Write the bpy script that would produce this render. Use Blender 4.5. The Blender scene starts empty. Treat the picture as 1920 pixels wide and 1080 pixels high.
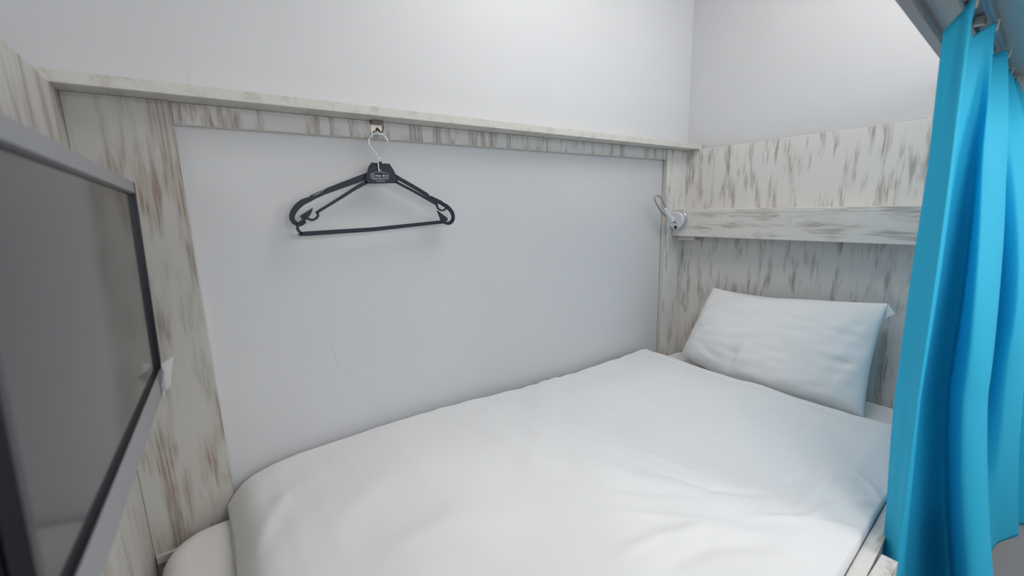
import bpy, bmesh, math, random
import numpy as np
from mathutils import Vector, Matrix, noise as mnoise

sc = bpy.context.scene
COL = sc.collection
random.seed(4)

# ------------------------------------------------------------------ camera
CX, CY, CZ = 0.16840, -1.14474, 0.68746
YAW, PITCH, ROLL, FPX = 0.62881, 0.18474, -0.02754, 800.7
_cy, _sy, _cp, _sp = math.cos(YAW), math.sin(YAW), math.cos(PITCH), math.sin(PITCH)
FWD = Vector((_sy*_cp, _cy*_cp, -_sp))
_r = Vector((_cy, -_sy, 0)); _u = _r.cross(FWD)
RGT = math.cos(ROLL)*_r + math.sin(ROLL)*_u
UPV = -math.sin(ROLL)*_r + math.cos(ROLL)*_u
CAMP = Vector((CX, CY, CZ))
cd = bpy.data.cameras.new('camera'); cam = bpy.data.objects.new('camera', cd); COL.objects.link(cam)
cam.matrix_world = Matrix(((RGT.x, UPV.x, -FWD.x, CX), (RGT.y, UPV.y, -FWD.y, CY), (RGT.z, UPV.z, -FWD.z, CZ), (0, 0, 0, 1)))
cd.sensor_width = 36.0; cd.lens = FPX/1920*36.0; cd.clip_start = 0.02
cd.dof.use_dof = True; cd.dof.focus_distance = 1.55; cd.dof.aperture_fstop = 2.6
sc.camera = cam

def U(px, py, axis, val):
    """where the sight line of a photo pixel meets the plane axis=val (used to measure real sizes)"""
    d = FWD + RGT*((px-960)/FPX) - UPV*((py-540)/FPX)
    t = (val-CAMP[axis])/d[axis]
    return CAMP + d*t

# ------------------------------------------------------------------ world, lights, exposure
w = bpy.data.worlds.new('world'); sc.world = w; w.use_nodes = True
w.node_tree.nodes['Background'].inputs[0].default_value = (0.80, 0.88, 1.0, 1)
w.node_tree.nodes['Background'].inputs[1].default_value = 0.35
def area(name, loc, target, sx, sy, power, color):
    l = bpy.data.lights.new(name, 'AREA'); l.shape = 'RECTANGLE'; l.size = sx; l.size_y = sy
    l.energy = power; l.color = color
    o = bpy.data.objects.new(name, l); COL.objects.link(o); o.location = loc
    o.rotation_euler = (Vector(target)-Vector(loc)).to_track_quat('-Z', 'Y').to_euler()
    return o
area('ceiling_lamp_light', (1.28, -0.76, 1.76), (1.36, -0.66, 0), 1.1, 0.6, 9.8, (1.0, 0.98, 0.955))
area('camera_side_fill_light', (0.62, -1.48, 0.98), (1.15, 0.0, 0.38), 0.45, 0.35, 3.6, (1.0, 0.98, 0.96))  # added fill beside the camera, brightens the head end and lower wall
area('curtain_fill_light', (1.75, -2.1, 1.1), (1.5, -1.0, 0.4), 0.7, 0.9, 10, (1.0, 0.97, 0.94))  # unseen source added outside to brighten the curtain folds
area('far_bunk_light', (-0.95, -0.9, 1.72), (-0.6, -0.5, 0.9), 0.7, 0.7, 5.0, (1.0, 0.98, 0.96))
area('window_daylight', (0.35, -2.72, 0.85), (1.1, 0, 0.45), 1.5, 1.3, 8.5, (0.90, 0.95, 1.0))
sc.view_settings.view_transform = 'Standard'; sc.view_settings.look = 'None'
sc.view_settings.gamma = 1; sc.view_settings.use_curve_mapping = False
sc.view_settings.exposure = 0.0

# ------------------------------------------------------------------ materials
def new_mat(name):
    m = bpy.data.materials.new(name); m.use_nodes = True
    nt = m.node_tree; b = nt.nodes['Principled BSDF']
    return m, nt, b
def N(nt, t, **kw):
    n = nt.nodes.new(t)
    for k, v in kw.items(): setattr(n, k, v)
    return n
def simple(name, col, rough=0.5, metal=0.0, spec=0.5, bump=None):
    m, nt, b = new_mat(name)
    b.inputs['Base Color'].default_value = (*col, 1); b.inputs['Roughness'].default_value = rough
    b.inputs['Metallic'].default_value = metal; b.inputs['Specular IOR Level'].default_value = spec
    tc = N(nt, 'ShaderNodeTexCoord'); no = N(nt, 'ShaderNodeTexNoise')
    no.inputs['Scale'].default_value = bump[0] if bump else 300
    no.inputs['Detail'].default_value = 3
    nt.links.new(tc.outputs['Object'], no.inputs['Vector'])
    bp = N(nt, 'ShaderNodeBump'); bp.inputs['Strength'].default_value = bump[1] if bump else 0.03
    bp.inputs['Distance'].default_value = bump[2] if bump else 0.001
    nt.links.new(no.outputs['Fac'], bp.inputs['Height']); nt.links.new(bp.outputs['Normal'], b.inputs['Normal'])
    return m

def ramp(nt, src, lo, hi):
    r = N(nt, 'ShaderNodeMapRange'); r.interpolation_type = 'SMOOTHSTEP'
    r.inputs['From Min'].default_value = lo; r.inputs['From Max'].default_value = hi
    nt.links.new(src, r.inputs['Value']); return r.outputs['Result']
def mul(nt, a, b_, op='MULTIPLY'):
    n = N(nt, 'ShaderNodeMath', operation=op)
    for i, v in enumerate((a, b_)):
        if isinstance(v, (int, float)): n.inputs[i].default_value = v
        else: nt.links.new(v, n.inputs[i])
    return n.outputs[0]

def wood(name, grain, stain=(0.30, 0.235, 0.19), amount=1.0, base=(0.755, 0.735, 0.71), offset=0.0, coarse=1.0, lo=0.47, hi=0.70):
    """whitewashed laminate: brownish worn streaks running along the grain axis"""
    m, nt, b = new_mat(name)
    tc = N(nt, 'ShaderNodeTexCoord')
    def layer(across, along, detail, off, dist=0.0):
        mp = N(nt, 'ShaderNodeMapping')
        s = [across]*3; s['xyz'.index(grain)] = along
        mp.inputs['Scale'].default_value = s
        mp.inputs['Location'].default_value = (off, off*1.7, off*0.6)
        nt.links.new(tc.outputs['Object'], mp.inputs['Vector'])
        no = N(nt, 'ShaderNodeTexNoise'); no.inputs['Scale'].default_value = 1
        no.inputs['Detail'].default_value = detail; no.inputs['Roughness'].default_value = 0.6
        no.inputs['Distortion'].default_value = dist
        nt.links.new(mp.outputs['Vector'], no.inputs['Vector']); return no.outputs['Fac']
    patch = layer(31/coarse, 6.0/coarse, 2.5, 3.1+offset, 0.12)
    fine = layer(300/coarse, 13/coarse, 4, 9.2+offset)
    mid = layer(90/coarse, 9/coarse, 3, 14.0+offset, 0.15)
    tone = layer(5, 3, 1, 20+offset)
    pm = mul(nt, patch, mul(nt, mul(nt, mid, 0.5, 'SUBTRACT'), 0.35), 'ADD')
    pm = ramp(nt, pm, lo, hi)
    fm = ramp(nt, fine, 0.42, 0.57)
    st = mul(nt, pm, mul(nt, mul(nt, fm, 0.62), 0.38, 'ADD'))
    light = mul(nt, ramp(nt, fine, 0.50, 0.75), mul(nt, ramp(nt, mid, 0.4, 0.7), 0.10))
    st = mul(nt, mul(nt, st, 0.80*amount), light, 'ADD')
    mix = N(nt, 'ShaderNodeMix', data_type='RGBA')
    mix.inputs[6].default_value = (*base, 1)
    nt.links.new(st, mix.inputs[0])
    # the stain itself wanders between grey taupe and a warmer brown
    mx2 = N(nt, 'ShaderNodeMix', data_type='RGBA')
    mx2.inputs[6].default_value = (*[c*0.95 for c in (0.33, 0.29, 0.25)], 1); mx2.inputs[7].default_value = (*stain, 1)
    nt.links.new(ramp(nt, tone, 0.40, 0.60), mx2.inputs[0])
    nt.links.new(mx2.outputs[2], mix.inputs[7])
    nt.links.new(mix.outputs[2], b.inputs['Base Color'])
    b.inputs['Roughness'].default_value = 0.55; b.inputs['Specular IOR Level'].default_value = 0.35
    bp = N(nt, 'ShaderNodeBump'); bp.inputs['Strength'].default_value = 0.18; bp.inputs['Distance'].default_value = 0.0006
    nt.links.new(fine, bp.inputs['Height']); nt.links.new(bp.outputs['Normal'], b.inputs['Normal'])
    return m

def plaster(name, col, cracks=False):
    m, nt, b = new_mat(name)
    tc = N(nt, 'ShaderNodeTexCoord')
    n1 = N(nt, 'ShaderNodeTexNoise'); n1.inputs['Scale'].default_value = 2.2; n1.inputs['Detail'].default_value = 4
    n2 = N(nt, 'ShaderNodeTexNoise'); n2.inputs['Scale'].default_value = 160; n2.inputs['Detail'].default_value = 3
    n3 = N(nt, 'ShaderNodeTexNoise'); n3.inputs['Scale'].default_value = 9; n3.inputs['Detail'].default_value = 2
    for n in (n1, n2, n3): nt.links.new(tc.outputs['Object'], n.inputs['Vector'])
    mix = N(nt, 'ShaderNodeMix', data_type='RGBA')
    mix.inputs[6].default_value = (*[c*0.97 for c in col], 1); mix.inputs[7].default_value = (*col, 1)
    nt.links.new(ramp(nt, n1.outputs['Fac'], 0.35, 0.65), mix.inputs[0])
    nt.links.new(mix.outputs[2], b.inputs['Base Color'])
    b.inputs['Roughness'].default_value = 0.42; b.inputs['Specular IOR Level'].default_value = 0.4
    h = mul(nt, mul(nt, n2.outputs['Fac'], 0.12), mul(nt, n3.outputs['Fac'], 1.0), 'ADD')
    bp = N(nt, 'ShaderNodeBump'); bp.inputs['Strength'].default_value = 0.10; bp.inputs['Distance'].default_value = 0.004
    nt.links.new(h, bp.inputs['Height']); nt.links.new(bp.outputs['Normal'], b.inputs['Normal'])
    return m

def cloth(name, col, weave=900, wr=0.25, crepe=0.0):
    m, nt, b = new_mat(name)
    b.inputs['Base Color'].default_value = (*col, 1); b.inputs['Roughness'].default_value = 0.85
    b.inputs['Specular IOR Level'].default_value = 0.15
    b.inputs['Sheen Weight'].default_value = 0.15
    tc = N(nt, 'ShaderNodeTexCoord')
    n = N(nt, 'ShaderNodeTexNoise'); n.inputs['Scale'].default_value = weave; n.inputs['Detail'].default_value = 2
    nt.links.new(tc.outputs['Object'], n.inputs['Vector'])
    mp = N(nt, 'ShaderNodeMapping'); mp.inputs['Scale'].default_value = (95, 26, 60)
    mp.inputs['Rotation'].default_value = (0, 0, 0.25)
    nt.links.new(tc.outputs['Object'], mp.inputs['Vector'])
    n2 = N(nt, 'ShaderNodeTexNoise'); n2.inputs['Scale'].default_value = 1; n2.inputs['Detail'].default_value = 3
    nt.links.new(mp.outputs['Vector'], n2.inputs['Vector'])
    h = mul(nt, mul(nt, n.outputs['Fac'], 0.1), mul(nt, n2.outputs['Fac'], crepe), 'ADD')
    bp = N(nt, 'ShaderNodeBump'); bp.inputs['Strength'].default_value = wr; bp.inputs['Distance'].default_value = 0.003
    nt.links.new(h, bp.inputs['Height']); nt.links.new(bp.outputs['Normal'], b.inputs['Normal'])
    return m

M_wall = plaster('white_plaster', (0.67, 0.675, 0.69))
M_ceil = plaster('ceiling_paint', (0.80, 0.80, 0.80))
M_floor = wood('floor_laminate', 'x', base=(0.46, 0.44, 0.47), stain=(0.33, 0.31, 0.33))
M_wz = wood('whitewashed_wood_upright', 'z')
M_wz2 = wood('whitewashed_wood_upright_brown_dimmed', 'z', stain=(0.29, 0.21, 0.15), amount=1.1, offset=5.3, coarse=1.35, base=(0.56, 0.545, 0.51), lo=0.45, hi=0.66)  # browner stain; base darkened to put the foot-end light falloff into the colour
M_apron = wood('whitewashed_wood_apron', 'z', stain=(0.29, 0.225, 0.19), amount=1.0, offset=11.0, lo=0.46, hi=0.62, base=(0.68, 0.665, 0.65))
M_wx = wood('whitewashed_wood_lengthwise', 'x', offset=2.2, amount=0.8)
M_wx2 = wood('whitewashed_wood_top_ledge', 'y', offset=7.2, amount=0.45, base=(0.66, 0.64, 0.60))
M_wy = wood('whitewashed_wood_crosswise', 'y', offset=4.4, amount=0.95, base=(0.74, 0.72, 0.68))
M_edge = simple('pale_edge_band', (0.62, 0.58, 0.53), 0.5)
M_duvet = cloth('white_cotton_duvet', (0.84, 0.845, 0.855), crepe=0.5)
M_pillow = cloth('white_cotton_pillowcase', (0.84, 0.845, 0.85), crepe=0.35)
M_sheet = cloth('white_fitted_sheet', (0.80, 0.785, 0.775), crepe=0.8)
M_plastic = simple('dark_navy_plastic', (0.019, 0.023, 0.040), 0.48, spec=0.35, bump=(500, 0.05, 0.0005))
M_print = simple('pale_grey_print', (0.50, 0.51, 0.56), 0.6)
M_chrome = simple('chrome_wire', (0.75, 0.75, 0.77), 0.18, 1.0)
M_brushed = simple('brushed_steel_plate', (0.56, 0.52, 0.47), 0.38, 0.85)
M_dsteel = simple('dark_steel', (0.20, 0.18, 0.16), 0.35, 0.8)  # dark steel for the clip flange, prong and rivet
M_silver = simple('silver_grey_plastic', (0.27, 0.275, 0.29), 0.42)
M_black = simple('gloss_black_plastic', (0.010, 0.010, 0.016), 0.30)
M_screen = simple('matte_grey_screen', (0.040, 0.040, 0.042), 0.10, spec=0.5, bump=(300,0.0,0.001))
M_alu = simple('grey_aluminium', (0.33, 0.35, 0.38), 0.4, 0.4)
M_track = simple('blue_grey_track', (0.20, 0.28, 0.34), 0.4, 0.3)
M_under = simple('pale_grey_board', (0.55, 0.57, 0.57), 0.6)
M_white = simple('white_lamp_plastic', (0.70, 0.70, 0.73), 0.25)
M_dark = simple('dark_rubber', (0.02, 0.02, 0.02), 0.5)
M_steel = simple('grey_steel_loop', (0.42, 0.41, 0.41), 0.3, 0.8)
M_hook = simple('pale_hook_plastic', (0.60, 0.56, 0.52), 0.4)

def mk_curtain():
    m, nt, b = new_mat('turquoise_blue_cloth')
    b.inputs['Base Color'].default_value = (0.05, 0.66, 0.95, 1); b.inputs['Roughness'].default_value = 0.6
    b.inputs['Specular IOR Level'].default_value = 0.3
    tr = N(nt, 'ShaderNodeBsdfTranslucent'); tr.inputs['Color'].default_value = (0.14, 0.80, 0.95, 1)
    mx = N(nt, 'ShaderNodeMixShader'); mx.inputs[0].default_value = 0.33
    nt.links.new(b.outputs[0], mx.inputs[1]); nt.links.new(tr.outputs[0], mx.inputs[2])
    nt.links.new(mx.outputs[0], nt.nodes['Material Output'].inputs['Surface'])
    tc = N(nt, 'ShaderNodeTexCoord'); n = N(nt, 'ShaderNodeTexNoise'); n.inputs['Scale'].default_value = 700
    nt.links.new(tc.outputs['Object'], n.inputs['Vector'])
    bp = N(nt, 'ShaderNodeBump'); bp.inputs['Strength'].default_value = 0.1; bp.inputs['Distance'].default_value = 0.001
    nt.links.new(n.outputs['Fac'], bp.inputs['Height']); nt.links.new(bp.outputs['Normal'], b.inputs['Normal'])
    return m
M_curtain = mk_curtain()

def mk_film():
    m, nt, b = new_mat('clear_plastic_film')
    b.inputs['Base Color'].default_value = (0.75, 0.74, 0.80, 1); b.inputs['Roughness'].default_value = 0.25
    tr = N(nt, 'ShaderNodeBsdfTransparent')
    mx = N(nt, 'ShaderNodeMixShader'); mx.inputs[0].default_value = 0.33
    nt.links.new(tr.outputs[0], mx.inputs[1]); nt.links.new(b.outputs[0], mx.inputs[2])
    nt.links.new(mx.outputs[0], nt.nodes['Material Output'].inputs['Surface'])
    return m
M_film = mk_film()

# ------------------------------------------------------------------ helpers
def link_mesh(name, verts, faces, mat, parent=None, smooth=False, kind=None):
    me = bpy.data.meshes.new(name); me.from_pydata([tuple(v) for v in verts], [], faces); me.update()
    bm = bmesh.new(); bm.from_mesh(me); bmesh.ops.recalc_face_normals(bm, faces=bm.faces); bm.to_mesh(me); bm.free()
    if smooth:
        for p in me.polygons: p.use_smooth = True
    me.materials.append(mat)
    o = bpy.data.objects.new(name, me); COL.objects.link(o)
    if parent is not None:
        o.parent = parent; o.matrix_parent_inverse = parent.matrix_world.inverted()
        bpy.context.view_layer.update()
    if kind: o['kind'] = kind
    return o
def bm_obj(name, bm, mat, parent=None, smooth=False, kind=None):
    me = bpy.data.meshes.new(name); bmesh.ops.recalc_face_normals(bm, faces=bm.faces); bm.to_mesh(me); bm.free()
    if smooth:
        for p in me.polygons: p.use_smooth = True
    me.materials.append(mat)
    o = bpy.data.objects.new(name, me); COL.objects.link(o)
    if parent is not None:
        o.parent = parent; o.matrix_parent_inverse = Matrix.Translation(-parent.location)
    if kind: o['kind'] = kind
    return o
def thing(name, loc, label, cat, group=None):
    o = bpy.data.objects.new(name, None); COL.objects.link(o); o.location = loc
    o.empty_display_size = 0.05
    o['label'] = label; o['category'] = cat
    if group: o['group'] = group
    return o
def tag(o, label, cat, group=None):
    o['label'] = label; o['category'] = cat
    if group: o['group'] = group
    return o
def box_bm(x0, x1, y0, y1, z0, z1, bev=0.0015, bm=None):
    bm = bm or bmesh.new()
    r = bmesh.ops.create_cube(bm, size=1)
    for v in r['verts']:
        v.co = Vector(((x0+x1)/2+v.co.x*(x1-x0), (y0+y1)/2+v.co.y*(y1-y0), (z0+z1)/2+v.co.z*(z1-z0)))
    if bev:
        es = list({e for v in r['verts'] for e in v.link_edges})
        bmesh.ops.bevel(bm, geom=es, offset=bev, segments=2, affect='EDGES', profile=0.6)
    return bm
def quad_prism(p, z0, z1, bev=0.0015, bm=None):
    """prism over four plan corners"""
    bm = bm or bmesh.new()
    lo = [bm.verts.new((a, b, z0)) for a, b in p]; hi = [bm.verts.new((a, b, z1)) for a, b in p]
    n = len(p)
    bm.faces.new(lo[::-1]); bm.faces.new(hi)
    for i in range(n): bm.faces.new((lo[i], lo[(i+1) % n], hi[(i+1) % n], hi[i]))
    if bev: bmesh.ops.bevel(bm, geom=list(bm.edges), offset=bev, segments=2, affect='EDGES', profile=0.6)
    return bm
def tube_bm(pts, rad, seg=10, bm=None, closed=False):
    bm = bm or bmesh.new()
    pts = [Vector(p) for p in pts]; n = len(pts)
    rads = rad if isinstance(rad, (list, tuple)) else [rad]*n
    rings = []; prev = None
    for i in range(n):
        if closed: t = (pts[(i+1) % n]-pts[i-1])
        else: t = pts[min(i+1, n-1)]-pts[max(i-1, 0)]
        t.normalize()
        a = Vector((0, 1, 0)) if prev is None else prev
        a = (a - t*a.dot(t))
        if a.length < 1e-4: a = Vector((1, 0, 0)) - t*t.x
        a.normalize(); prev = a; b_ = t.cross(a)
        rings.append([bm.verts.new(pts[i]+(a*math.cos(k*2*math.pi/seg)+b_*math.sin(k*2*math.pi/seg))*rads[i]) for k in range(seg)])
    m = n if closed else n-1
    for i in range(m):
        A, B = rings[i], rings[(i+1) % n]
        for k in range(seg): bm.faces.new((A[k], A[(k+1) % seg], B[(k+1) % seg], B[k]))
    if not closed: bm.faces.new(rings[0][::-1]); bm.faces.new(rings[-1])
    return bm
def smooth_pts(P, per=6, closed=False):
    P = [Vector(p) for p in P]; n = len(P); out = []
    rng = range(n if closed else n-1)
    for i in rng:
        p0 = P[i-1] if (i > 0 or closed) else P[i]*2-P[i+1]
        p1 = P[i]; p2 = P[(i+1) % n]
        p3 = P[(i+2) % n] if (i+2 < n or closed) else p2*2-p1
        for k in range(per):
            t = k/per
            out.append(0.5*((2*p1)+(p2-p0)*t+(2*p0-5*p1+4*p2-p3)*t*t+(3*p1-p0-3*p2+p3)*t**3))
    if not closed: out.append(P[-1])
    return out

# ------------------------------------------------------------------ room shell
XL, XR, YF, YB, ZF, ZC = -1.7, 2.03, -2.85, 0.02, -1.15, 1.78
def shell(name, *a, mat=M_wall): return bm_obj(name, box_bm(*a, bev=0), mat, kind='structure')
shell('floor', XL-.1, XR+.1, YF-.1, YB+.1, ZF-.1, ZF, mat=M_floor)
shell('ceiling', XL-.1, XR+.1, YF-.1, YB+.1, ZC, ZC+.1, mat=M_ceil)
wb = shell('wall_back', XL-.1, XR+.1, YB, YB+.1, ZF, ZC)
shell('wall_right', XR, XR+.1, YF-.1, YB, ZF, ZC)
shell('wall_left', XL-.1, XL, YF-.1, YB, ZF, ZC)
shell('wall_front', XL, XR, YF-.1, YF, ZF, ZC)
# hairline cracks in the plaster
def crack(px):
    P = [U(a, b, 1, YB) for a, b in px]
    pts = []
    for i in range(len(P)-1):
        for k in range(4):
            q = P[i].lerp(P[i+1], k/4); pts.append(Vector((q.x+random.uniform(-.002, .002), YB-0.0002, q.z+random.uniform(-.001, .001))))
    bm_obj('hairline_crack', tube_bm(pts, 0.00035, 5), M_crack, wb)
M_crack = simple('crack_grey', (0.62, 0.61, 0.61), 0.8)
crack([(617, 640), (630, 670), (634, 686), (655, 692), (665, 706)])
crack([(348, 130), (356, 152), (358, 166)])
crack([(690, 756), (724, 754)])

# ------------------------------------------------------------------ the bunk
ZS, ZA = 0.9195, 0.8765      # underside of top ledge, underside of apron
bunk = thing('bunk_bed', (1.0, -0.46, ZF), 'whitewashed wood built-in bunk with panels, posts and a top ledge round the mattress', 'bed')
bm_obj('head_panel', box_bm(2.0, 2.018, -1.02, 0.018, -1.148, ZS), M_wz, bunk)
bm_obj('foot_panel', box_bm(-0.018, 0.0, -0.95, 0.018, -1.148, ZS), M_wz2, bunk)
bm_obj('post', box_bm(0.0005, 0.1595, 0.0, 0.018, -1.148, ZS-0.0005), M_wz2, bunk)
pr = bm_obj('post', box_bm(1.8515, 1.9995, 0.0, 0.018, -1.148, ZS-0.0005), M_wz, bunk)
bm_obj('edge_band', box_bm(1.8503, 1.8514, 0.0006, 0.0174, -1.148, ZA), M_edge, pr)
ap = bm_obj('apron', box_bm(0.160, 1.851, 0.007, 0.0195, ZA, ZS-0.0005), M_apron, bunk)
bm_obj('edge_band', box_bm(0.160, 1.851, 0.0065, 0.0195, ZA-0.0016, ZA-0.0001, bev=0), M_edge, ap)
bm_obj('top_ledge', box_bm(-0.016, 2.016, -0.0595, 0.0195, ZS, ZS+0.0215), M_wx2, bunk)
# box ledge along the head panel
lg = bm_obj('head_ledge', box_bm(1.909, 1.9265, -0.93, -0.0008, 0.545, 0.646), M_wy, bunk)
bm_obj('ledge_top', box_bm(1.909, 1.9998, -0.93, -0.0008, 0.6462, 0.662), M_wy, lg)
bm_obj('cleat', box_bm(1.945, 1.9995, -0.085, -0.003, 0.524, 0.5445), M_wy, lg)
bm_obj('cleat', box_bm(1.9275, 1.9995, -0.90, -0.78, 0.5452, 0.60), M_wy, lg)
# front rail (slightly closer to the wall at the head end) and the ladder cheek outside it
def rail_y(x): return -0.957 + (x-1.03)*0.040
bm = quad_prism([(0.0, rail_y(0)), (1.999, rail_y(1.999)), (1.999, rail_y(1.999)-.024), (0.0, rail_y(0)-.024)], -0.24, 0.02)
bm_obj('side_rail', bm, M_wx, bunk)
bm_obj('ladder_cheek', box_bm(0.80, 1.142, -1.006, -0.9815, -1.148, 0.02), M_wz, bunk)
bm_obj('bed_base', box_bm(0.0005, 1.9995, -0.925, -0.0005, -0.24, -0.215), M_wx, bunk)
bm_obj('ledger_strip', box_bm(0.003, 0.055, -0.009, -0.0003, -0.068, -0.050, 0.001), M_wx, bunk)

# ------------------------------------------------------------------ mattress
def build_mattress():
    x0, x1, y0, y1, zt, zb = 0.018, 1.992, -0.915, -0.012, 0.0, -0.214
    cx, cy, hx, hy = (x0+x1)/2, (y0+y1)/2, (x1-x0)/2, (y1-y0)/2
    Rc = 0.085
    def outline(inset, n=10):
        r = max(Rc-inset*0.7, 0.02); pts = []
        ax, ay = hx-inset, hy-inset
        for (sx, sy, a0) in ((1, 1, 0), (-1, 1, 90), (-1, -1, 180), (1, -1, 270)):
            ra = r if sx < 0 else min(r, 0.05)
            for k in range(n+1):
                a = math.radians(a0+90*k/n)
                pts.append((cx+sx*(ax-ra)+ra*math.cos(a), cy+sy*(ay-ra)+ra*math.sin(a)))
        return pts
    rows = []
    r = 0.05
    prof = [(0, zb)] + [(0, zb+0.03+i*(zt-r-zb-0.03)/4) for i in range(5)]
    for k in range(1, 9):
        a = math.pi/2*k/8; prof.append((r-r*math.cos(a), zt-r+r*math.sin(a)))
    for s in (0.11, 0.16, 0.22, 0.30, 0.38): prof.append((s, zt+0.001))
    bm = bmesh.new()
    for ins, z in prof:
        rows.append([bm.verts.new((x, y, z+0.001*mnoise.noise(Vector((x*7, y*9, z*5))))) for x, y in outline(ins)])
    for A, B in zip(rows, rows[1:]):
        n = len(A)
        for i in range(n): bm.faces.new((A[i], A[(i+1) % n], B[(i+1) % n], B[i]))
    bm.faces.new(rows[0][::-1]); bm.faces.new(rows[-1])
    o = bm_obj('mattress', bm, M_sheet, smooth=True)
    return tag(o, 'thick single mattress in a white fitted sheet, mostly under the duvet', 'mattress')
build_mattress()

# ------------------------------------------------------------------ duvet
def seg_dist(X, Y, P):
    best = np.full(X.shape, 9.0); tt = np.zeros(X.shape)
    L = [0]
    for a, b in zip(P, P[1:]): L.append(L[-1]+math.hypot(b[0]-a[0], b[1]-a[1]))
    for i, (a, b) in enumerate(zip(P, P[1:])):
        dx, dy = b[0]-a[0], b[1]-a[1]; l2 = dx*dx+dy*dy+1e-12
        t = np.clip(((X-a[0])*dx+(Y-a[1])*dy)/l2, 0, 1)
        d = np.hypot(X-a[0]-t*dx, Y-a[1]-t*dy)
        s = ((X-a[0])*dy-(Y-a[1])*dx)/math.sqrt(l2)
        m = d < best
        best = np.where(m, d, best); tt = np.where(m, (L[i]+t*math.sqrt(l2))/L[-1], tt)
    return best, tt
wx = [0.143, .160, .180, .205, .245, .305, .390, .498, .66, .851, 1.10, 1.351, 1.60, 1.75]
wz = [0.034, .050, .062, .072, .081, .088, .093, .094, .088, .080, .064, .056, .058, .060]
hem_y = [-0.96, -0.88, -0.80, -0.65, -0.40, -0.17, -0.02, 0.0]
hem_x = [1.760, 1.738, 1.705, 1.692, 1.700, 1.722, 1.728, 1.718]
RIDGES = [  # photo-measured creases: path, height (m), half width (m)
    ([(1130, 842), (1230, 885), (1330, 918), (1450, 918)], -0.0055, .010),
    ([(1160, 835), (1260, 870), (1350, 905)], 0.004, .014),
    ([(1050, 850), (1180, 900), (1300, 925)], 0.005, .020),
    ([(1000, 880), (1150, 930), (1300, 935)], -0.003, .012),
    ([(900, 800), (1000, 870), (1180, 905)], 0.004, .030),
    ([(820, 760), (960, 850), (1100, 950)], 0.003, .03),
    ([(1150, 1070), (1230, 1020), (1320, 995), (1480, 1000)], 0.005, .014),
    ([(1240, 1080), (1330, 1030), (1450, 1015)], -0.004, .014),
    ([(1100, 975), (1260, 980), (1400, 985)], 0.003, .009),
    ([(1490, 945), (1530, 905), (1560, 880), (1565, 852)], 0.006, .010),
    ([(1500, 960), (1570, 925), (1650, 905)], 0.006, .010),
    ([(1400, 965), (1520, 958), (1650, 965)], 0.005, .008),
    ([(1460, 900), (1530, 870), (1550, 850)], -0.004, .013),
    ([(1480, 790), (1530, 775), (1570, 790)], -0.004, .014),
    ([(1600, 855), (1640, 880), (1665, 915)], 0.006, .012),
    ([(600, 1060), (680, 960), (760, 900)], 0.003, .035),
    ([(470, 1060), (500, 1000), (540, 930)], 0.004, .02),
    ([(700, 1070), (860, 1000), (1000, 980)], 0.003, .03),
    ([(1110, 700), (1180, 720), (1260, 770)], 0.003, .012),
    ([(1060, 715), (1130, 760), (1220, 800)], 0.003, .014),
    ([(990, 735), (1060, 790), (1150, 830)], 0.003, .016),
    ([(930, 755), (980, 790), (1040, 850)], 0.0025, .016),
]
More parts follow.
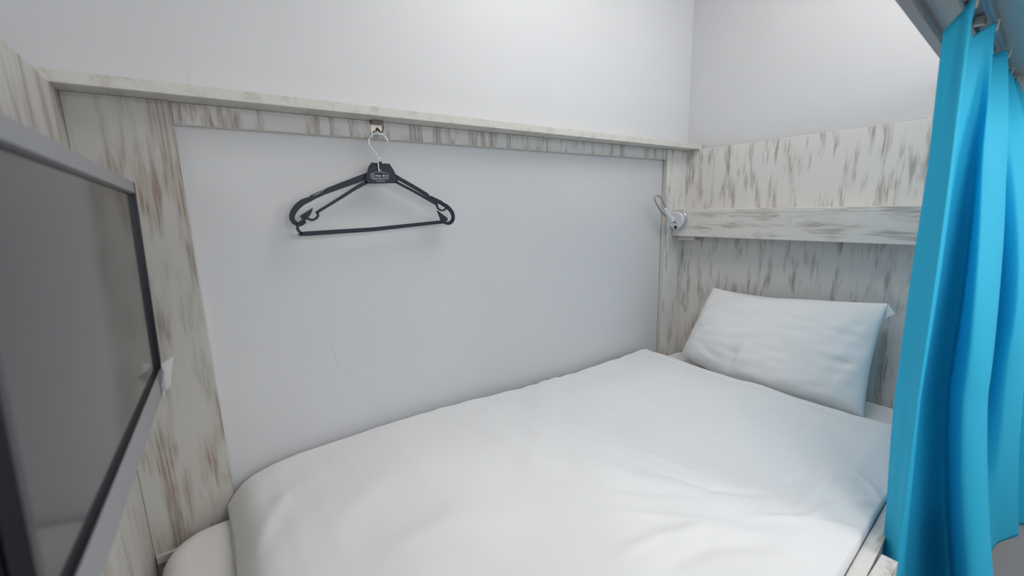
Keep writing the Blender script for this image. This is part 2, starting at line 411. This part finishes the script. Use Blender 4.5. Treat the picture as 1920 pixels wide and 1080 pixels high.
def build_duvet():
    nu, nv = 300, 190
    us = np.linspace(0, 1, nu); vs = np.linspace(0, 1, nv)
    V, Uu = np.meshgrid(vs, us)              # [nu, nv]
    Y = -0.004 + V*(-0.948+0.004)
    X0 = 0.143 + 0.006*np.sin(V*9)
    X1 = np.interp(Y, hem_y[:], hem_x[:]) + 0.003*np.sin(Y*31)
    uu = 1-(1-Uu)**1.0
    X = X0 + uu*(X1-X0)
    Y = -0.004 + V*(rail_y(X)+0.0015+0.004)
    base = np.interp(X, wx, wz)
    # a little loft away from the wall, dipping to the rail
    loft = 0.028*np.sin(np.clip(V/0.35, 0, 1)*math.pi/2)*np.interp(X, [0.1, 0.5, 1.2, 1.7], [1.0, 0.9, 0.45, 0.0])
    side = np.interp(V, [0, 0.5, 0.8, 0.93, 1.0], [0, 0, -0.004, -0.014, -0.030])
    Z = base + loft + side
    hemz = np.interp(X1-X, [0, 0.03, 0.10, 0.25], [-0.012, -0.006, 0.0, 0.0])
    Z = Z + hemz
    for path, h, wd in RIDGES:
        P = [U(a, b, 2, 0.085) for a, b in path]
        d, t = seg_dist(X, Y, [(p.x, p.y) for p in P])
        Z += h*np.exp(-(d/wd)**2)*np.sin(np.clip(t, 0.0, 1.0)*math.pi)**0.6
    nz = np.zeros(Z.shape)
    for i in range(nu):
        for j in range(nv):
            x, y = X[i, j], Y[i, j]
            k = min(1.0, max(0.0, (x-0.5)/0.8))
            # tension wrinkles running from the wall side at mid length towards the near rail at the head
            a = (x*0.80+y*0.60); c = (-x*0.60+y*0.80)
            n1 = mnoise.noise(Vector((a*3.0, c*13+1.3*mnoise.noise(Vector((x*2, y*2, 4))), 0.3)))
            n2 = mnoise.noise(Vector((x*4.2, y*5.0, 7.7)))
            n3 = mnoise.noise(Vector((x*36+2*n2, y*11, 2.2)))
            nz[i, j] = 0.0042*n1*(0.35+0.65*k) + 0.006*n2 + 0.0010*n3*(0.2+k)
    Z += nz
    # puckers along the wall edge
    Z += 0.0022*np.sin(X*70+3*np.sin(X*11))*np.exp(-V/0.05)*np.clip((X-0.5)/0.5, 0, 1)
    # rolled edges
    def rnd(d, r): e = np.clip(d/r, 0, 1); return np.sqrt(1-(1-e)**2)
    Z = 0.004 + (Z-0.004)*rnd(X-X0+0.004, 0.055)*rnd(X1-X+0.012, 0.020)*(0.45+0.55*rnd((0.001-(Y+0.004)), 0.018))
    verts = [(X[i, j], Y[i, j], Z[i, j]) for i in range(nu) for j in range(nv)]
    nb = len(verts)
    verts += [(X[i, j], Y[i, j], 0.0042 if (V[i, j] < 0.95) else 0.0042) for i in range(nu) for j in range(nv)]
    F = []
    idx = lambda i, j, o=0: o+i*nv+j
    for i in range(nu-1):
        for j in range(nv-1):
            F.append((idx(i, j), idx(i+1, j), idx(i+1, j+1), idx(i, j+1)))
    # coarse underside: perimeter skirt and one closing fan per strip
    for i in range(nu-1):
        F.append((idx(i, 0), idx(i, 0, nb), idx(i+1, 0, nb), idx(i+1, 0)))
        F.append((idx(i, nv-1), idx(i+1, nv-1), idx(i+1, nv-1, nb), idx(i, nv-1, nb)))
        F.append((idx(i, 0, nb), idx(i, nv-1, nb), idx(i+1, nv-1, nb), idx(i+1, 0, nb)))
    for j in range(nv-1):
        F.append((idx(0, j), idx(0, j+1), idx(0, j+1, nb), idx(0, j, nb)))
        F.append((idx(nu-1, j), idx(nu-1, j, nb), idx(nu-1, j+1, nb), idx(nu-1, j+1)))
    keep = sorted({v for f in F for v in f}); rm = {v: k for k, v in enumerate(keep)}
    o = link_mesh('duvet', [verts[v] for v in keep], [tuple(rm[v] for v in f) for f in F], M_duvet, smooth=True)
    tag(o, 'white cotton duvet spread over the bed with soft creases', 'duvet')
    # stitched hem band at the head end: a slightly raised strip following the edge
    hv, hf = [], []
    m = nv; nb2 = 7
    for j in range(m):
        y = Y[-1, j]; xe = X1[-1, j]
        for k in range(nb2):
            s = k/(nb2-1); x = xe-0.002-s*(0.052+0.004*math.sin(y*14))
            # sample the duvet surface
            ui = (x-X0[0, j])/(X1[-1, j]-X0[0, j])*(nu-1); i0 = int(min(nu-2, max(0, ui))); f = ui-i0
            z = Z[i0, j]*(1-f)+Z[i0+1, j]*f
            lift = 0.0042 if 0 < k < nb2-1 else (0.0003 if k == nb2-1 else -0.001)
            hv.append((x, y-0.0005 if j else y, z+lift))
    for j in range(m-1):
        for k in range(nb2-1):
            a = j*nb2+k; hf.append((a, a+1, a+nb2+1, a+nb2))
    h = link_mesh('hem_band', hv, hf, M_pillow, smooth=True)
    h.parent = o
    return o
build_duvet()

# ------------------------------------------------------------------ pillow
def build_pillow():
    TL = Vector((1.950, -0.185, 0.325)); TR = Vector((1.938, -0.775, 0.352))
    BL = Vector((1.800, -0.143, 0.042)); BR = Vector((1.735, -0.797, 0.030))
    n = 72
    def pt(u, v, side):
        # u,v in 0..1 ; outline pulled in between the corners
        P = TL.lerp(TR, u).lerp(BL.lerp(BR, u), v)
        uu, vv = 2*u-1, 2*v-1
        inx = (0.010 if uu > 0 else 0.004)*(1-vv*vv)*uu; iny = (0.016 if vv < 0 else -0.034)*(1-uu*uu)*vv
        eu = (TR-TL).normalized(); ev = (BL-TL).normalized()
        P = P - eu*inx - ev*iny
        nrm = eu.cross(ev).normalized()
        if nrm.x > 0: nrm = -nrm
        b = max(0.0, (1-abs(uu)**2.6))*max(0.0, (1-abs(vv)**2.6))
        t = 0.082*(b**0.50)*(1.0+0.22*vv)
        w_ = 0.009*mnoise.noise(Vector((u*3.2, v*4.0, 1.0+side)))+0.0035*mnoise.noise(Vector((u*8, v*15, 3.0)))
        # fan creases near the corners, a vertical dent at the lower middle
        w_ += 0.004*math.sin(uu*26+vv*9)*max(0, abs(uu)-0.55)*1.6
        if side > 0:
            du = (u-0.37-0.12*(0.85-v)); w_ -= 0.014*math.exp(-(du/0.022)**2)*math.exp(-((v-0.80)/0.13)**2)
            w_ += 0.008*math.exp(-((du-0.05)/0.04)**2)*math.exp(-((v-0.82)/0.14)**2)
            w_ -= 0.005*math.exp(-((v-0.60-0.1*(u-.8))/0.02)**2)*math.exp(-((u-0.90)/0.07)**2)
            w_ -= 0.006*math.exp(-((v-0.13-0.10*u)/0.03)**2)*math.exp(-((u-0.28)/0.22)**2)
            sag = 0.012*math.exp(-((u-0.3)/0.2)**2)*math.exp(-(v/0.1)**2)
            P = P + Vector((0, 0, -sag))
        w_ *= 1.25
        t2 = 0.0015+t+w_*min(1, b*3)
        if side > 0: return P+nrm*t2
        return P-nrm*(0.0015+0.60*t)
    bm = bmesh.new(); G = {}
    for s in (1, -1):
        for i in range(n+1):
            for j in range(n+1):
                u = 0.5-0.5*math.cos(math.pi*i/n); v = 0.5-0.5*math.cos(math.pi*j/n)
                u = 0.6*u+0.4*i/n; v = 0.6*v+0.4*j/n
                edge = i in (0, n) or j in (0, n)
                if s < 0 and edge: G[s, i, j] = G[1, i, j]; continue
                P = pt(u, v, s)
                P.x = min(P.x, 1.996)
                G[s, i, j] = bm.verts.new(P)
        for i in range(n):
            for j in range(n):
                bm.faces.new((G[s, i, j], G[s, i+1, j], G[s, i+1, j+1], G[s, i, j+1]))
    o = bm_obj('pillow', bm, M_pillow, smooth=True)
    tag(o, 'plump white pillow leaning against the wooden head panel', 'pillow')
    # little pointed ear of loose pillowcase at the upper right corner
    c = TR
    v = [c+Vector((0, 0.02, -0.002)), c+Vector((-0.004, -0.004, -0.006)), c+Vector((-.002, -0.020, -0.030)), c+Vector((-0.012, 0.004, -0.050)), c+Vector((-0.014, 0.02, -0.02)), c+Vector((0.008, 0.012, -0.03))]
    link_mesh('corner_ear', v, [(0, 1, 4), (1, 2, 4), (2, 3, 4), (0, 5, 1), (1, 5, 2), (2, 5, 3)], M_pillow, smooth=False).parent = o
build_pillow()

# ------------------------------------------------------------------ coat hangers
PXM = 1/705.0
def ribbon_bm(path, y0, y1, bm=None, per=4, sm=True):
    """flat moulded bar following a path (px, py, width px) in the vertical plane between y0 and y1"""
    bm = bm or bmesh.new()
    ym = (y0+y1)/2
    pts = [(*((lambda q: (q.x, q.z))(U(a, b, 1, ym))), wd*PXM) for a, b, wd in path]
    P = [Vector(p) for p in pts]
    if sm: P = smooth_pts(P, per)
    rows = []
    n = len(P)
    for i, p in enumerate(P):
        t = Vector((P[min(i+1, n-1)].x-P[max(i-1, 0)].x, P[min(i+1, n-1)].y-P[max(i-1, 0)].y)); t.normalize()
        nx, nz = -t.y, t.x; h = p.z/2; c = min(0.0008, h*0.4)
        prof = [(h, y1-c), (h-c, y1), (-(h-c), y1), (-h, y1-c), (-h, y0+c), (-(h-c), y0), (h-c, y0), (h, y0+c)]
        rows.append([bm.verts.new((p.x+nx*a, yy, p.y+nz*a)) for a, yy in prof])
    for A, B in zip(rows, rows[1:]):
        for k in range(8): bm.faces.new((A[k], A[(k+1) % 8], B[(k+1) % 8], B[k]))
    bm.faces.new(rows[0][::-1]); bm.faces.new(rows[-1])
    return bm
def plate_bm(poly, y0, y1, bm=None, bev=0.0012):
    b2 = bmesh.new(); ym = (y0+y1)/2
    Q = [U(a, b, 1, ym) for a, b in poly]
    f = [b2.verts.new((q.x, y0, q.z)) for q in Q]; g = [b2.verts.new((q.x, y1, q.z)) for q in Q]
    b2.faces.new(f); b2.faces.new(g[::-1]); n = len(Q)
    for i in range(n): b2.faces.new((f[i], f[(i+1) % n], g[(i+1) % n], g[i]))
    if bev: bmesh.ops.bevel(b2, geom=list(b2.edges), offset=bev, segments=2, affect='EDGES', profile=0.6, clamp_overlap=True)
    if bm is None: return b2
    me = bpy.data.meshes.new('tmp'); b2.to_mesh(me); b2.free(); bm.from_mesh(me); bpy.data.meshes.remove(me); return bm

FY0, FY1 = -0.0335, -0.0285      # front hanger
RY0, RY1 = -0.0255, -0.0200      # rear hanger
c = U(712, 310, 1, -0.031)
fh = thing('coat_hanger', (c.x, -0.031, c.z), 'front dark navy plastic hanger with trouser bar and pale printed logo plate', 'hanger', None)
bm_obj('logo_plate', plate_bm([(692, 315), (704, 313), (708, 311), (717, 311), (733, 312), (739, 324), (743.5, 332), (746, 343.5), (683, 344.5), (686, 329)], FY0, FY1), M_plastic, fh)
arm = ribbon_bm([(688, 341, 6.5), (664, 354.5, 5.5), (640, 370, 5), (593.6, 398.5, 4.5)], FY0, FY1-.0005)
bm_obj('arm', arm, M_plastic, fh)
bm_obj('arm', ribbon_bm([(742, 341, 5), (780, 361, 5), (819.4, 383.5, 5)], FY0, FY1-.0005), M_plastic, fh)
bm_obj('strap_loop', ribbon_bm([(593.6, 397.5, 4), (596.3, 403, 4), (593, 409, 4), (584.5, 412.7, 4), (577, 410, 4), (569, 412.5, 4), (560.5, 420, 4.3), (558, 428, 4.3), (561, 434, 4.5), (567, 438, 4.5)], FY0, FY1-.0005), M_plastic, fh)
bm_obj('strap_loop', ribbon_bm([(819, 383, 4), (821, 390.5, 3.6), (828.5, 394.6, 3.6), (835, 392, 3.6), (835.5, 386.5, 3.6), (831, 382.5, 3.6)], FY0, FY1-.0005), M_plastic, fh)
bm_obj('trouser_bar', ribbon_bm([(562, 439, 5.5), (572, 438.3, 7.6), (700, 430, 7.4), (810, 418, 6.6), (836, 415.5, 7)], FY0, FY1-.0005, sm=False), M_plastic, fh)
bm_obj('bar_tip', plate_bm([(558, 438.5), (560, 438), (566, 441.5), (562, 443)], FY0, FY1-.001, bev=0.0003), M_plastic, fh)
bm_obj('strap_barb', plate_bm([(819, 394), (838.5, 408.5), (839, 414), (826.6, 414)], FY0+.0005, FY1, bev=0.0004), M_plastic, fh)
hk = [(710.5, 322), (709.5, 312), (709, 302), (708, 293), (701, 282), (693.3, 272.5), (691, 263), (694.7, 254.8), (702, 249.8), (710, 248.5), (718, 252.5), (724, 258), (726.6, 264.5)]
pts = smooth_pts([U(a, b, 1, -0.0345 if i == 0 else (-0.0345 if i < 3 else -0.031)) for i, (a, b) in enumerate(hk)], 5)
hko = bm_obj('wire_hook', tube_bm(pts, 0.0011, 8), M_chrome, fh, smooth=True)
hko['label'] = 'thin chrome wire hook'

# printed logo: hanger sign over a framed name, two lines of unreadable small print
PY = FY0-0.0003
def print_obj(name, bm): return bm_obj(name, bm, M_print, fh)
fr = ribbon_bm([(695.5, 325.5, .55), (703, 323.5, .55), (712, 322.2, .55), (721, 323.5, .55), (728.5, 325.5, .55)], PY, PY+.0002, sm=False)
ribbon_bm([(728.5, 325.3, .55), (729.3, 329, .55), (729, 333.4, .55)], PY, PY+.0002, fr, sm=False)
ribbon_bm([(695.5, 325.5, .55), (695.2, 329, .55), (696, 333.8, .55)], PY, PY+.0002, fr, sm=False)
ribbon_bm([(696, 333.8, .55), (712, 334.4, .55), (729, 333.5, .55)], PY, PY+.0002, fr, sm=False)
print_obj('logo_frame', fr)
lg2 = ribbon_bm([(709.0, 319.2, .7), (710.2, 317.6, .7), (712.6, 317.7, .7), (714.2, 319.0, .7), (713.2, 320.2, .7), (712.2, 320.6, .7), (712.2, 322, .7)], PY, PY+.0002)
ribbon_bm([(712.2, 321.2, .9), (706.5, 323.2, .9)], PY, PY+.0002, lg2, sm=False)
ribbon_bm([(712.2, 321.2, .9), (718, 323.4, .9)], PY, PY+.0002, lg2, sm=False)
print_obj('logo_sign', lg2)
ic = ribbon_bm([(697, 326.6, .6), (702.4, 326.4, .6), (702.8, 331.8, .6), (697.4, 332.2, .6), (697, 326.6, .6)], PY, PY+.0002, sm=False)
ribbon_bm([(698, 330.5, .6), (699.8, 327.9, .6), (701.6, 330.3, .6), (698, 330.5, .6)], PY, PY+.0002, ic, sm=False)
print_obj('logo_icon', ic)
def text_mesh(s, px, py, hpx, wpx, name):
    cu = bpy.data.curves.new('t', 'FONT'); cu.body = s; cu.size = 1; cu.align_x = 'LEFT'; cu.offset = 0.018
    to = bpy.data.objects.new('t', cu); COL.objects.link(to); bpy.context.view_layer.update()
    dg = bpy.context.evaluated_depsgraph_get(); me = bpy.data.meshes.new_from_object(to.evaluated_get(dg))
    bpy.data.objects.remove(to)
    xs = [v.co.x for v in me.vertices]; ys = [v.co.y for v in me.vertices]
    A = U(px, py+hpx, 1, PY); B = U(px+wpx, py+hpx-0.1, 1, PY); T = U(px, py, 1, PY)
    sx = (B.x-A.x)/(max(xs)-min(xs)); sz = (T.z-A.z)/(max(ys)-min(ys)); sl = (B.z-A.z)/(max(xs)-min(xs))
    for v in me.vertices:
        x, y = v.co.x-min(xs), v.co.y-min(ys)
        v.co = Vector((A.x+x*sx, PY, A.z+y*sz+x*sl))
    me.materials.clear(); me.materials.append(M_print)
    o = bpy.data.objects.new(name, me); COL.objects.link(o)
    o.parent = fh; o.matrix_parent_inverse = Matrix.Translation(-fh.location)
    return o
text_mesh('my dry', 704.6, 326.6, 6.6, 23.2, 'printed_name')
for (x0, x1, yy, nm) in ((698.5, 728.0, 335.9, 9), (705.5, 722.5, 339.6, 6)):
    b3 = None; x = x0; rr = random.Random(3)
    while x < x1:
        wdt = rr.choice((0.9, 1.3, 1.8)); h = rr.choice((1.0, 1.5, 1.9))
        b3 = ribbon_bm([(x, yy, h), (min(x+wdt, x1), yy, h)], PY, PY+.0002, b3, sm=False); x += wdt+rr.choice((0.45, 0.5, 1.3))
    print_obj('small_print', b3)

c = U(712, 308, 1, -0.023)
rh = thing('coat_hanger', (c.x, -0.023, c.z), 'rear dark navy plastic hanger with wide curled shoulder arms and no bar', 'hanger', None)
bm_obj('neck_plate', plate_bm([(697, 304.5), (708, 306), (730, 307), (736.5, 317), (741, 328), (746, 334), (742, 341), (689, 341), (686, 335), (688.5, 322), (692, 311)], RY0, RY1), M_plastic, rh)
bm_obj('neck_collar', plate_bm([(710.8, 302.8), (715, 302.8), (715.6, 309), (710.6, 309)], RY0-.001, RY1, bev=0.0006), M_plastic, rh)
bm_obj('shoulder_arm', ribbon_bm([(689, 330, 11.5), (660, 340.5, 10.5), (630, 351.5, 9.5), (612, 358.8, 8.5), (606, 362.5, 6), (590, 370.0, 5.5), (580, 374, 8), (568, 379, 9.5), (556, 389, 9.5), (548.5, 401, 8.6), (548, 411, 7.8), (554, 418.5, 7), (564, 420.5, 6), (573, 415.5, 4)], RY0, RY1), M_plastic, rh)
bm_obj('strap_notch', ribbon_bm([(604, 357.8, 1.3), (592, 362.6, 1.5), (581, 369, 2.6)], RY0, RY1, sm=False), M_plastic, rh)
bm_obj('strap_barb', plate_bm([(562, 405), (586.5, 389.5), (585, 396), (582, 402), (577, 409), (568, 413), (565, 409.5)], RY0, RY1, bev=0.0005), M_plastic, rh)
bm_obj('shoulder_arm', ribbon_bm([(740, 331, 9), (752, 337, 7), (775, 350, 7), (799, 364.5, 7), (804, 369, 5.2), (815, 375.5, 5), (827, 381, 6.6), (838, 387.5, 8), (846, 396, 7.8), (849.5, 405, 7.4), (848, 413.5, 7.4), (842, 418.5, 7), (834, 418, 5)], RY0, RY1), M_plastic, rh)
bm_obj('strap_notch', ribbon_bm([(808, 367.8, 1.3), (818, 372.8, 1.6), (829, 378.8, 3)], RY0, RY1, sm=False), M_plastic, rh)
hk = [(713, 309), (712.8, 300), (712.6, 293), (718, 284), (725.5, 272.5), (727, 264), (723, 257.8), (716, 252), (709, 249.8), (701.5, 251), (695.5, 256), (692.8, 263), (693, 269)]
pts = smooth_pts([U(a, b, 1, -0.0235) for a, b in hk], 5)
h2 = bm_obj('wire_hook', tube_bm(pts, 0.0011, 8), M_chrome, rh, smooth=True)
h2['label'] = 'thin chrome wire hook'

# clip over the apron that carries the hangers
c = U(705, 235, 1, 0.005)
cl = thing('hanger_clip', (c.x, 0.005, c.z), 'flat beige metal hook plate under the top ledge holding the hangers', 'hook')
bm_obj('plate', box_bm(c.x-.0150, c.x+.0150, 0.0048, 0.0068, U(706, 252.5, 1, 0.005).z, ZS-.0012, 0.0004), M_brushed, cl)
bm_obj('top_flange', box_bm(c.x-.0152, c.x+.0152, -0.010, 0.0047, ZS-.0085, ZS-.0006, 0.0004), M_dsteel, cl)
A = U(708, 238, 1, 0.0); bm = tube_bm([(A.x, 0.0046, A.z-.004), (A.x, -0.004, A.z-.008), (A.x, -0.018, A.z-.0165), (A.x, -0.032, A.z-.0165), (A.x, -0.038, A.z-.010), (A.x, -0.0395, A.z-.002)], [0.0034, 0.003, 0.0024, 0.002, 0.002, 0.0022], 10)
bm_obj('prong', bm, M_dsteel, cl, smooth=True)
bm = bmesh.new(); Bq = U(702, 247, 1, 0.0); bmesh.ops.create_uvsphere(bm, u_segments=10, v_segments=8, radius=0.0028)
for v in bm.verts: v.co = Vector((v.co.x+Bq.x, v.co.y*0.5+0.0042, v.co.z+Bq.z))
bm_obj('rivet', bm, M_dsteel, cl, smooth=True)

# ------------------------------------------------------------------ reading lamp at the end of the head ledge
def disc_bm(center, axis, r, t, seg=32, bev=0.002):
    bm = bmesh.new(); bmesh.ops.create_cone(bm, cap_ends=True, segments=seg, radius1=r, radius2=r, depth=t)
    es = [e for e in bm.edges if len(e.link_faces) == 2 and abs(e.link_faces[0].normal.dot(e.link_faces[1].normal)) < 0.3]
    if bev: bmesh.ops.bevel(bm, geom=es, offset=bev, segments=3, affect='EDGES', profile=0.5)
    q = Vector((0, 0, 1)).rotation_difference(Vector(axis)); 
    for v in bm.verts: v.co = q @ v.co + Vector(center)
    return bm
lc = U(1269, 413, 0, 1.897)
lamp = thing('reading_lamp', (lc.x+0.01, lc.y, lc.z), 'small white round reading lamp with a steel loop arm on the head ledge', 'lamp')
bm_obj('base_plate', disc_bm((1.9045, lc.y-0.004, lc.z), (-1, 0, 0), 0.043, 0.008, bev=0.002), M_chrome, lamp, smooth=False)
bm_obj('lamp_head', disc_bm((1.892, lc.y, lc.z), (-1, 0, 0), 0.0385, 0.017, bev=0.006), M_white, lamp, smooth=False)
s0 = U(1267, 426, 0, 1.883)
bm_obj('screw', disc_bm((1.8815, s0.y, s0.z), (-1, 0, 0), 0.0066, 0.005, 16, 0.001), M_dark, lamp)
a = U(1258, 417, 0, 1.883); b_ = U(1268, 417, 0, 1.883)
bm_obj('switch_slot', tube_bm([(1.8828, a.y, a.z), (1.8828, b_.y, b_.z)], 0.0016, 8), M_dark, lamp)
def L(px, py, y): return U(px, py, 1, y)
loop = [L(1253, 414, -0.028), L(1243, 401, -0.030), L(1233, 386, -0.032), L(1227.5, 374, -0.034), L(1229, 368.5, -0.034), L(1234, 367, -0.034), L(1238.5, 370.5, -0.034), L(1243, 379, -0.033), L(1247.5, 388, -0.032), L(1252, 397, -0.030), L(1258, 408, -0.028)]
loop[0].x = max(loop[0].x, 1.86)
bm_obj('loop_arm', tube_bm(smooth_pts(loop, 5), 0.0034, 10), M_steel, lamp, smooth=True)
st = [L(1247, 390, -0.034), L(1250, 398, -0.036), L(1255, 407, -0.038), L(1260, 414, -0.040)]
st[-1].x = min(st[-1].x, 1.884)
bm_obj('lamp_neck', tube_bm(smooth_pts(st, 5), [0.005+0.011*min(1, (i/15)) for i in range(16)], 14), M_white, lamp, smooth=True)

# ------------------------------------------------------------------ television on the foot panel
TRc = U(250, 341, 1, -0.10); BRc = U(308.5, 730, 1, -0.10)
e2 = (TRc-BRc).normalized(); H = (TRc-BRc).length
e1 = (Vector((0.0560, -0.73, BRc.z+0.012))-BRc); W = 0.672; e1.normalize()
nn = e1.cross(e2); nn = nn if nn.x > 0 else -nn; nn.normalize(); e2 = (e2 - e1*e2.dot(e1)).normalized()
tv = thing('television', tuple(BRc+e1*W/2-nn*0.03), 'silver framed flat television hung on the foot panel, screen off', 'television')
def tvbox(a0, a1, b0, b1, c0, c1, bev=0.001):
    """a along the width from the far side, b up from the bottom, c out of the screen"""
    bm = box_bm(a0, a1, b0, b1, c0, c1, bev)
    for v in bm.verts: v.co = BRc + e1*v.co.x + e2*v.co.y + nn*v.co.z
    return bm
BZ = 0.020; BB = 0.046; LIP = 0.0055
bm_obj('screen', tvbox(0.006, W-0.02, BB-.004, H-BZ+.004, -0.014, -LIP, 0), M_screen, tv)
bm_obj('top_frame', tvbox(0, W, H-BZ, H, -LIP-.006, 0.0, 0.0015), M_silver, tv)
bm_obj('bottom_frame', tvbox(0, W, 0, BB, -LIP-.006, -0.0005, 0.0015), M_silver, tv)
bm_obj('side_frame', tvbox(0, 0.008, 0, H-0.0005, -LIP-.006, 0.001, 0.0008), M_black, tv)
bm_obj('side_frame', tvbox(W-0.012, W, 0, H, -LIP-.006, 0.0, 0.001), M_black, tv)
bm_obj('inner_bezel', tvbox(0.008, W-.012, H-BZ-0.0035, H-BZ, -LIP, -0.002, 0), M_black, tv)
bm_obj('inner_bezel', tvbox(0.008, W-.012, BB, BB+0.002, -LIP, -0.0005, 0), M_black, tv)
bm_obj('rear_shell', tvbox(0.004, W-0.004, 0.004, H-0.004, -0.034, -0.0145, 0.004), M_black, tv)
xb = (BRc+e1*W/2-nn*0.034).x
bm_obj('wall_bracket', box_bm(0.0004, xb, (BRc+e1*W/2).y-.05, (BRc+e1*W/2).y+.05, BRc.z+H/2-.05, BRc.z+H/2+.05), M_dark, tv)
def film():
    def Q(a, b, c): return BRc+e1*a+e2*b+nn*c
    v = [Q(0.014, 0.056, 0.0015), Q(0.0, 0.052, 0.0022), Q(0.0, -0.003, 0.0022), Q(0.05, -0.003, 0.0022), Q(0.05, 0.026, 0.0022),
         Q(0.03, 0.052, 0.004), Q(0.085, 0.056, 0.013),
         Q(-0.002, 0.050, -0.010), Q(-0.014, 0.060, 0.020), Q(-0.004, 0.024, 0.012), Q(-0.002, -0.004, -0.004), Q(-0.006, 0.004, 0.010), Q(0.004, 0.000, 0.006)]
    f = [(0, 1, 2, 3, 4), (0, 4, 5), (5, 4, 6), (1, 7, 8), (1, 8, 9, 2), (2, 9, 11), (2, 11, 12), (2, 12, 3)]
    o = link_mesh('corner_film', v, f, M_film, None); o.parent = tv; o.matrix_parent_inverse = Matrix.Translation(-tv.location)
    o['label'] = 'clear plastic corner protector still on the frame'
    md = o.modifiers.new('s', 'SOLIDIFY'); md.thickness = 0.0004
film()

# ------------------------------------------------------------------ curtain box and track
SK = 0.055
def ly(x, y0): return y0 + (x-1.06)*SK
def strip(name, y0, y1, z0, z1, mat, parent, x0=0.0, x1=2.028, bev=0.001):
    return bm_obj(name, quad_prism([(x0, ly(x0, y0)), (x1, ly(x1, y0)), (x1, ly(x1, y1)), (x0, ly(x0, y1))], z0, z1, bev), mat, parent)
cb = thing('curtain_box', (1.0, -1.02, 1.02), 'grey boxed curtain board with metal edging above the open side', 'pelmet')
strip('soffit_board', -0.935, -1.20, 1.006, 1.026, M_under, cb)
strip('metal_edging', -0.914, -0.930, 0.985, 1.030, M_alu, cb)
strip('outer_fascia', -1.201, -1.216, 0.96, 1.040, M_under, cb)
bm_obj('support_arm', box_bm(-0.016, 0.010, -1.22, -0.90, 1.0405, 1.07), M_alu, cb)
bm_obj('support_arm', box_bm(1.996, 2.0285, -1.22, -0.90, 1.0405, 1.07), M_alu, cb)
ct = thing('curtain_track', (1.6, -0.98, 1.0), 'blue grey curtain track screwed under the curtain board', 'curtain track')
strip('channel', -0.972, -0.977, 0.990, 1.0055, M_track, ct)
strip('channel_roof', -0.977, -0.998, 1.0005, 1.0055, M_track, ct)
strip('outer_flange', -0.998, -1.006, 0.982, 1.0055, M_track, ct)

# ------------------------------------------------------------------ curtain
ZT, ZBOT = 0.965, -0.30
# plan paths of the cloth: (x, y) at the track, at mid height and at the hem
TOP = [(1.165, -.957), (1.165, -.972), (1.17, -.986), (1.25, -.972), (1.30, -.978), (1.34, -.990), (1.42, -.966), (1.50, -.965), (1.585, -.983), (1.65, -.955), (1.74, -.952), (1.80, -.968), (1.83, -.950), (1.90, -.945), (1.94, -.965), (1.96, -.975)]
MID = [(1.20, -.956), (1.175, -.978), (1.15, -.998), (1.28, -.985), (1.37, -1.000), (1.27, -1.022), (1.23, -1.045), (1.30, -1.066), (1.48, -1.040), (1.56, -1.035), (1.52, -1.070), (1.62, -1.085), (1.72, -1.045), (1.76, -1.085), (1.86, -1.06), (1.92, -1.10)]
BOTP = [(1.21, -.990), (1.185, -1.000), (1.17, -1.015), (1.28, -1.030), (1.42, -1.070), (1.33, -1.105), (1.24, -1.140), (1.30, -1.165), (1.50, -1.105), (1.65, -1.088), (1.76, -1.095), (1.84, -1.125), (1.88, -1.10), (1.93, -1.15), (1.96, -1.19), (1.98, -1.24)]
def build_curtain():
    per = 12
    T, Mi, B = (smooth_pts([Vector((x, y, 0)) for x, y in P], per) for P in (TOP, MID, BOTP))
    n = len(T); rows = 90
    hooks = [2*per, 5*per, 8*per, 11*per, 14*per]
    verts = []; faces = []
    for r in range(rows+1):
        s = r/rows
        for k in range(n):
            if s < 0.5:
                t = s/0.5; t2 = 1-(1-t)**1.8
                p = T[k].lerp(Mi[k], t2)
            else:
                t = (s-0.5)/0.5; t2 = t**1.25
                p = Mi[k].lerp(B[k], t2)
            # top hem hangs in scallops between the hooks, the free corner flops lower
            d = min(abs(k-h) for h in hooks)/per
            sag = 0.034*min(1.0, d/1.6)
            if k < hooks[0]: sag = 0.040*(1-k/hooks[0])**0.9
            zb = ZBOT+0.085*max(0.0, min(1.0, (k-7.5*per)/(2.5*per)))
            z = (ZT+0.020-sag)*(1-s)+zb*s
            q = mnoise.noise(Vector((k*0.11, s*4.5, 1.7)))*0.0035*min(1, s*6)
            verts.append((p.x, p.y+q, z+0.003*math.sin(k*0.2)*s))
    for r in range(rows):
        for k in range(n-1):
            a = r*n+k; faces.append((a, a+1, a+n+1, a+n))
    o = link_mesh('curtain', verts, faces, M_curtain, smooth=True)
    md = o.modifiers.new('thickness', 'SOLIDIFY'); md.thickness = 0.0012
    tag(o, 'turquoise blue cloth curtain gathered in folds at the head end', 'curtain')
    # header tape inside the top hem
    hv = []; hf = []
    for r in range(3):
        for k in range(n):
            x, y, z = verts[k]; hv.append((x+0.0015, y-0.0015, z-0.002-0.018*r/2))
    for r in range(2):
        for k in range(n-1):
            a = r*n+k; hf.append((a, a+1, a+n+1, a+n))
    link_mesh('header_tape', hv, hf, M_curtain, smooth=True).parent = o
    for h in hooks:
        x, y, z = verts[h]
        ty = ly(x, -0.9865)
        bm = tube_bm([(x+.002, y-.002, z-0.016), (x+.002, y-.004, z+0.002), (x, (y+ty)/2, 0.990), (x, ty, 0.9985)], 0.0022, 8)
        box_bm(x-.006, x+.006, ty-.007, ty+.007, 0.985, 0.9995, 0.001, bm)
        g = bm_obj('curtain_hook', bm, M_hook, None, smooth=False); g.parent = o
build_curtain()
